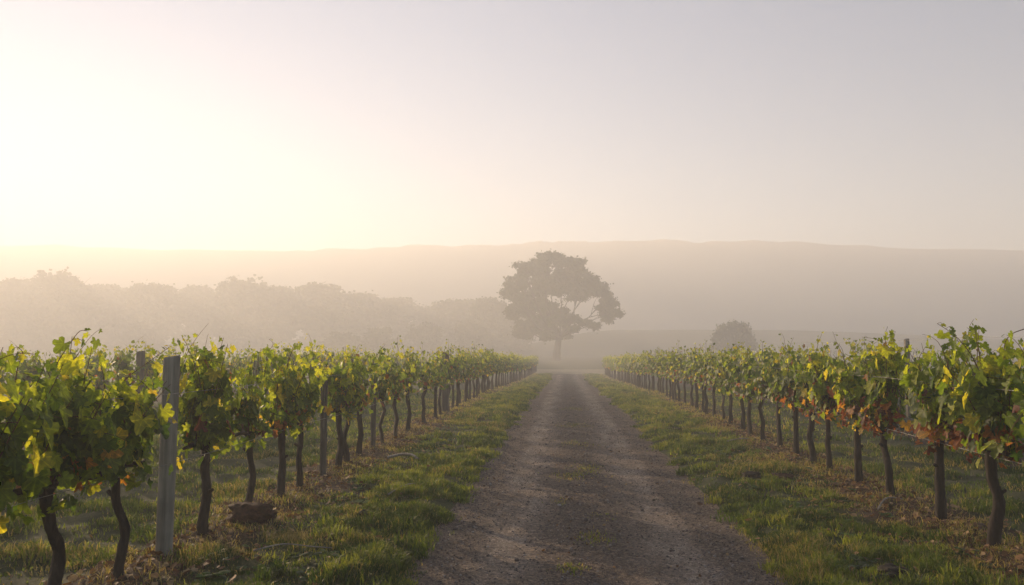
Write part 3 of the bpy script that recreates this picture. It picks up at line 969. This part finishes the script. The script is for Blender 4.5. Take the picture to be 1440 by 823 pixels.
# brown litter under the rows
mb = MB()
def litter(n, rx, y0, y1, w, pw=1.6, sz=.028):
    x = rx + rng.normal(0, w, n); y = y0 + (y1 - y0) * rng.random(n) ** pw
    pos = np.stack([x, y, gz(x, y) + .012 + .02 * rng.random(n)], -1)
    nrm = np.stack([rng.normal(0, .5, n), rng.normal(0, .5, n), np.ones(n)], -1)
    tip = rng.normal(0, 1, (n, 3))
    place_leaves(mb, pos, nrm, tip, sz * rng.uniform(.5, 1.3, n), rng.random(n) ** .8, 1, None)
litter(3800, ROW_R, 4, 20, .30); litter(2800, ROW_L, 3.5, 20, .30); litter(700, ROW_L + .7, 3.5, 14, .5); litter(700, ROW_R - .7, 3.5, 14, .5)
litter(260, .2, 3.5, 14, .6, 1.3, .016)
tag(mb.build('leaf_litter', M_LITTER), 'brown fallen vine leaves under the rows', 'fallen leaves', kind='stuff')
# dry straw
mb = MB()
for rx, n in ((ROW_R, 9000), (ROW_L, 9000)):
    x = rx + rng.normal(0, .34, n); y = 3.5 + 22 * rng.random(n) ** 1.5
    k = fbm(x * 2, y * 2, 2) > .45; x = x[k]; y = y[k]; m = len(x)
    add_blades(mb, x, y, .03 + .07 * rng.random(m), .004 + .004 * rng.random(m), .72 + .28 * rng.random(m), lean=1.9)
for (tx, ty, n, rr, hh) in [(-2.42, 6.9, 420, .16, .13), (-2.75, 6.4, 260, .16, .10), (3.0, 9.8, 260, .2, .09), (2.9, 12.0, 240, .25, .09), (3.05, 6.3, 160, .16, .10)]:
    x = tx + rr * rng.normal(size=n) * .6; y = ty + rr * rng.normal(size=n) * .6
    add_blades(mb, x, y, hh * (.5 + .7 * rng.random(n)), .004 + .004 * rng.random(n), .75 + .25 * rng.random(n), lean=1.3)
tag(mb.build('straw', M_GRASS, smooth=False), 'dry straw coloured grass lying round the trunks', 'dry grass', kind='stuff')

# broad leaved weeds in the verge, as ground cover
M_WEED = leafy_mat('weed_leaf', [(0, (.03, .06, .015)), (.5, (.06, .12, .022)), (1, (.12, .20, .03))], .4, 1.6, .45)
def rosette(mb, x, y, n, L, t0):
    z = float(gz(x, y))
    for k in range(n):
        a = rnd.uniform(0, 6.28); el = rnd.uniform(.15, .9); l = L * rnd.uniform(.6, 1.1)
        d = np.array([math.cos(a) * math.cos(el), math.sin(a) * math.cos(el), math.sin(el)])
        s = np.array([-math.sin(a), math.cos(a), 0]); up = np.cross(d, s) * -1
        V = []
        prof = [(0, .05), (.25, .55), (.5, 1), (.75, .85), (1, .02)]
        for (u, w) in prof:
            c = np.array([x, y, z]) + d * l * u - np.array([0, 0, 1]) * l * .45 * u * u
            for e in (-1, 0, 1):
                V.append(c + s * e * w * l * .28 + up * (abs(e) * .06 * l))
        F = [[3 * q + e, 3 * q + e + 1, 3 * q + 4 + e, 3 * q + 3 + e] for q in range(4) for e in (0, 1)]
        mb.add(V, F, np.clip(t0 + rnd.uniform(-.2, .2), 0, 1))
mb = MB()
for k in range(480):
    sd = rnd.random() < .5
    y = 4.6 + 13 * rnd.random() ** 1.5
    x = rnd.uniform(-2.75, -1.6) if sd else rnd.uniform(1.95, 3.3)
    rosette(mb, x, y, rnd.randint(5, 10), rnd.uniform(.05, .15), rnd.uniform(.0, .8))
tag(mb.build('verge_weeds', M_WEED), 'low broad leaved weeds among the verge grass', 'weeds', kind='stuff')
def weed(x, y, n, L, t, lab):
    mb = MB(); rosette(mb, x, y, n, L, t); tag(mb.build('broadleaf_weed', M_WEED), lab, 'weed', 'single weeds of the verges')
weed(2.98, 5.95, 12, .20, .75, 'large bright green broad leaved weed in the lower right corner')
weed(2.42, 6.9, 12, .14, .8, 'bright green weed in the middle of the right verge near the pale stone')
weed(-2.6, 5.7, 12, .12, .7, 'bright green weed on the ground right of the grey post')
weed(-2.2, 8.6, 12, .12, .85, 'yellow green weed on the left verge beyond the reddish clod')
weed(2.45, 13.2, 12, .15, .8, 'bright weed on the right verge far up the row')

# ------------------------------------------------------------------ trees
def tree_meshes(seed, clumps, per, fsz, trunk_pts, trunk_r, limbs=True, fork=None):
    g = np.random.default_rng(seed)
    tm = MB(); tube(tm, smooth_path(trunk_pts, 14), np.interp(np.linspace(0, 1, 14), [0, .08, .3, 1], [trunk_r * 1.8, trunk_r * 1.15, trunk_r, trunk_r * .65]), 12, lump=.15, seed=seed)
    top = np.array(trunk_pts[-1], float)
    lm = MB()
    cm = MB()
    pos = []
    for c in clumps:
        cx, cyy, cz, rx, ry, rz = c
        C = np.array([cx, cyy, cz])
        if g.random() < limbs:
            mid = top + (C - top) * .5 + np.array([g.normal(0, .9), g.normal(0, .9), g.normal(0, .7) - .10 * np.linalg.norm(C - top)])
            P = smooth_path([top - np.array([0, 0, .6]), mid, C], 10)
            r0 = trunk_r * .42 * min(1.2, max(.35, np.linalg.norm([rx, rz]) / 3))
            tube(lm, P, np.linspace(r0, r0 * .22, 10), 6, cap=False)
            for q in range(4):
                e = C + g.normal(0, 1, 3) * np.array([rx, ry, rz]) * .6
                tube(lm, smooth_path([P[6 + q % 3], (P[7] + e) / 2 + g.normal(0, .2, 3), e], 6), np.linspace(r0 * .4, r0 * .1, 6), 4, cap=False)
        n = int(per * rx * rz)
        # sub-clumps give the uneven outline
        ns = max(10, int(rx * rz * 6))
        sub = norm(g.normal(0, 1, (ns, 3))) * (g.random((ns, 1)) ** .4) * np.array([rx, ry, rz]) * .92 + C
        w = g.integers(0, ns, n)
        pos.append(sub[w] + g.normal(0, 1, (n, 3)) * np.array([.34, .34, .24]) * (.5 + .26 * min(rx, rz)) * np.where(g.random((n, 1)) < .2, 1.55, 1.0))
    pos = np.concatenate(pos); n = len(pos)
    place_leaves(cm, pos, g.normal(0, 1, (n, 3)) + np.array([0, 0, .5]), g.normal(0, 1, (n, 3)), fsz * g.uniform(.6, 1.3, n), g.random(n), 2)
    out = {'trunk': tm.mesh('tree_trunk', M_TRUNK), 'crown': cm.mesh('tree_crown', M_TREE)}
    if limbs: out['limbs'] = lm.mesh('tree_limbs', M_TRUNK)
    return out


def tree_from(name, ms, loc, sc=(1, 1, 1), rz=0):
    r = empty(name, loc, rz); r.scale = sc
    for k in ('trunk', 'limbs', 'crown'):
        if k in ms: link_mesh(k, ms[k], r)
    return r


# the big spreading tree at the end of the track
TY = 132.0
tb = at(783, 503, TY); tz0 = float(gz(tb.x, TY))
S = TY / F_PX
big = [(718, 404, 12, 8), (727, 394, 12, 8), (738, 383, 13, 9), (752, 373, 14, 9), (772, 368, 15, 8), (791, 368, 14, 8), (808, 375, 13, 8), (820, 384, 10, 8),
       (735, 402, 12, 6), (757, 392, 16, 8), (780, 388, 17, 9), (800, 396, 14, 9), (828, 398, 11, 7), (843, 404, 11, 8), (853, 416, 10, 8), (838, 414, 12, 6), (858, 430, 9, 8),
       (864, 442, 8, 6), (856, 449, 7, 4), (848, 434, 8, 4), (822, 412, 12, 7), (808, 416, 11, 6), (716, 414, 11, 6), (732, 420, 14, 8), (752, 416, 15, 9), (775, 410, 14, 9),
       (790, 412, 10, 6), (745, 436, 17, 8), (768, 430, 14, 8), (725, 440, 12, 8), (760, 452, 16, 8), (785, 452, 12, 7), (805, 450, 13, 4), (822, 454, 11, 3.5), (836, 460, 7, 3),
       (798, 462, 8, 5), (750, 466, 14, 8), (770, 472, 11, 6), (793, 470, 10, 5), (808, 464, 8, 4), (730, 470, 10, 7), (815, 404, 12, 8), (800, 446, 9, 5), (850, 440, 7, 4), (776, 445, 12, 8), (765, 402, 14, 8), (740, 428, 14, 9), (800, 384, 14, 8), (822, 402, 12, 8), (775, 462, 12, 5), (735, 458, 14, 7), (792, 436, 6, 4)]
cl = []
for (px, py, rx, rz) in big:
    p = at(px, py, TY)
    dep = rnd.uniform(-3.7, 3.7)
    cl.append((p.x - tb.x, dep, p.z - tz0, rx * S * 1.18, max(rx, 8) * S * 1.1, rz * S * 1.15))
ms = tree_meshes(5, cl, 1500, .17, [(0, 0, -.3), (.05, 0, 1.3), (.25, .1, 2.9), (.5, 0, 4.3)], .62, limbs=.45)
o = tree_from('oak_tree', ms, (tb.x, TY, tz0))
tag(o, 'large spreading tree standing alone in mist at the end of the track', 'tree')


def round_clumps(seed, W, H, z0, n):
    g = random.Random(seed); out = []
    for k in range(n):
        a = g.uniform(0, 6.28); u = g.random() ** .6; zz = z0 + (H - z0) * g.random() ** .8
        env = math.sin(min(1, max(.12, (zz - z0) / (H - z0))) * math.pi * .93) ** .6
        r = g.uniform(.16, .27) * W
        out.append((math.cos(a) * u * W * .36 * env, math.sin(a) * u * W * .36 * env, min(zz, H - r * .6), r, r, r * .7))
    out.append((0, 0, H - W * .17, W * .2, W * .2, W * .17))
    return out


TT = []
for k in range(5):
    TT.append(tree_meshes(40 + k, round_clumps(70 + k, 10, 12, .3 + .2 * k, 34), 130, .28, [(0, 0, -.3), (.1, 0, 1.5), (.0, .1, 3.5), (.1, 0, 6)], .30))
def dome_clumps(seed, n):
    g = random.Random(seed); out = []
    for k in range(n):
        a = g.uniform(0, 6.28); u = g.random() ** .5; e = g.uniform(-.7, 1)
        c = math.sqrt(max(0, 1 - e * e * .8))
        out.append((1.75 * u * c * math.cos(a), 1.75 * u * c * math.sin(a), 1.75 + 1.25 * e, .7, .7, .55))
    return out


BUSH = [tree_meshes(60 + k, dome_clumps(90 + k, 22), 420, .13, [(0, 0, -.3), (.0, 0, .5), (.05, 0, 1.2), (.1, 0, 1.8)], .12, limbs=.3) for k in range(2)]

BACK = [(-150, 380, 120, 128), (-70, 392, 110, 132), (18, 394, 100, 128), (86, 384, 92, 126), (150, 403, 80, 136), (184, 410, 84, 139), (214, 399, 84, 130), (272, 402, 70, 138), (335, 392, 86, 132),
        (392, 404, 66, 138), (444, 400, 84, 134), (502, 411, 78, 140), (556, 420, 70, 146), (606, 431, 64, 150), (648, 422, 62, 140), (688, 420, 58, 128), (722, 432, 56, 132)]
BLAB = ['tree beyond the left edge of the picture, outermost of the misty treeline', 'tree at the left edge of the misty treeline, mostly out of view', 'pale tree at the far left end of the treeline, under the glare',
        'tallest rounded tree at the left end of the misty treeline', 'low tree right of the tallest one at the treeline end', 'low tree filling the gap left of the broad crowned tree in the treeline', 'broad crowned tree in the left part of the treeline',
        'narrow tree between two broader crowns left of the treeline middle', 'high rounded tree in the middle of the misty treeline', 'lower tree just right of the high middle tree of the treeline',
        'broad tree in the right half of the treeline', 'tree where the treeline starts falling towards the centre', 'low faint tree in the falling end of the treeline',
        'lowest and faintest tree of the treeline, left of the big tree group', 'small faint tree second left of the big spreading tree', 'tree tucked against the left side of the big spreading tree',
        'low tree directly behind the left of the big spreading tree']
for k, (px, py, wpx, Yd) in enumerate(BACK):
    Yd *= 1.42
    p = at(px, py, Yd); z0 = float(gz(p.x, Yd))
    H = p.z - z0; W = wpx * Yd / F_PX
    o = tree_from('tree', TT[k % 5], (p.x, Yd, z0), (W / 10 * 1.45, W / 10 * 1.2, H / 12.2), rnd.uniform(0, 6.28))
    tag(o, BLAB[k], 'tree', 'trees of the misty treeline')

for (px, py, wpx, Yd, nm, lab) in [(1020, 452, 40, 92, 'shrub', 'left half of the pair of round misty shrubs behind the right vines'), (1040, 450, 42, 92.5, 'shrub', 'right half of the pair of round misty shrubs behind the right vines'),
                                   (535, 459, 62, 108, 'shrub', 'low dim shrub in front of the treeline left of centre'), (480, 466, 70, 104, 'shrub', 'lowest wide shrub in front of the misty treeline'),
                                   (600, 452, 60, 118, 'shrub', 'dim shrub between the treeline and the big tree'), (660, 448, 56, 116, 'shrub', 'dim shrub just left of the big spreading tree'),
                                   (1340, 482, 40, 120, 'shrub', 'tiny faint shrub on the rising field at the right')][:6]:
    Yd *= 1.45; p = at(px, py, Yd); z0 = float(gz(p.x, Yd)); H = max(p.z - z0, 2.0); W = wpx * Yd / F_PX
    o = tree_from(nm, BUSH[0 if px != 1042 else 1], (p.x, Yd, z0), (W / 5 * 1.15, W / 5 * 1.15, H / 3.7), rnd.uniform(0, 6.28))
    tag(o, lab, 'shrub', 'shrubs in the mist')

# ------------------------------------------------------------------ haze
hm, nt, out = new_mat('morning_haze')
pv = nt.nodes.new('ShaderNodeVolumePrincipled')
pv.inputs['Color'].default_value = (.985, .985, .99, 1)
pv.inputs['Density'].default_value = HAZE_DENSITY
pv.inputs['Anisotropy'].default_value = HAZE_ANISO
nt.links.new(pv.outputs[0], out.inputs['Volume'])
mb = MB(); boxmb(mb, (0, 171, 24.4), (812, 472, 52.4))
hz = mb.build('haze', hm, smooth=False)
tag(hz, 'pale morning mist filling the valley', 'mist', kind='stuff')
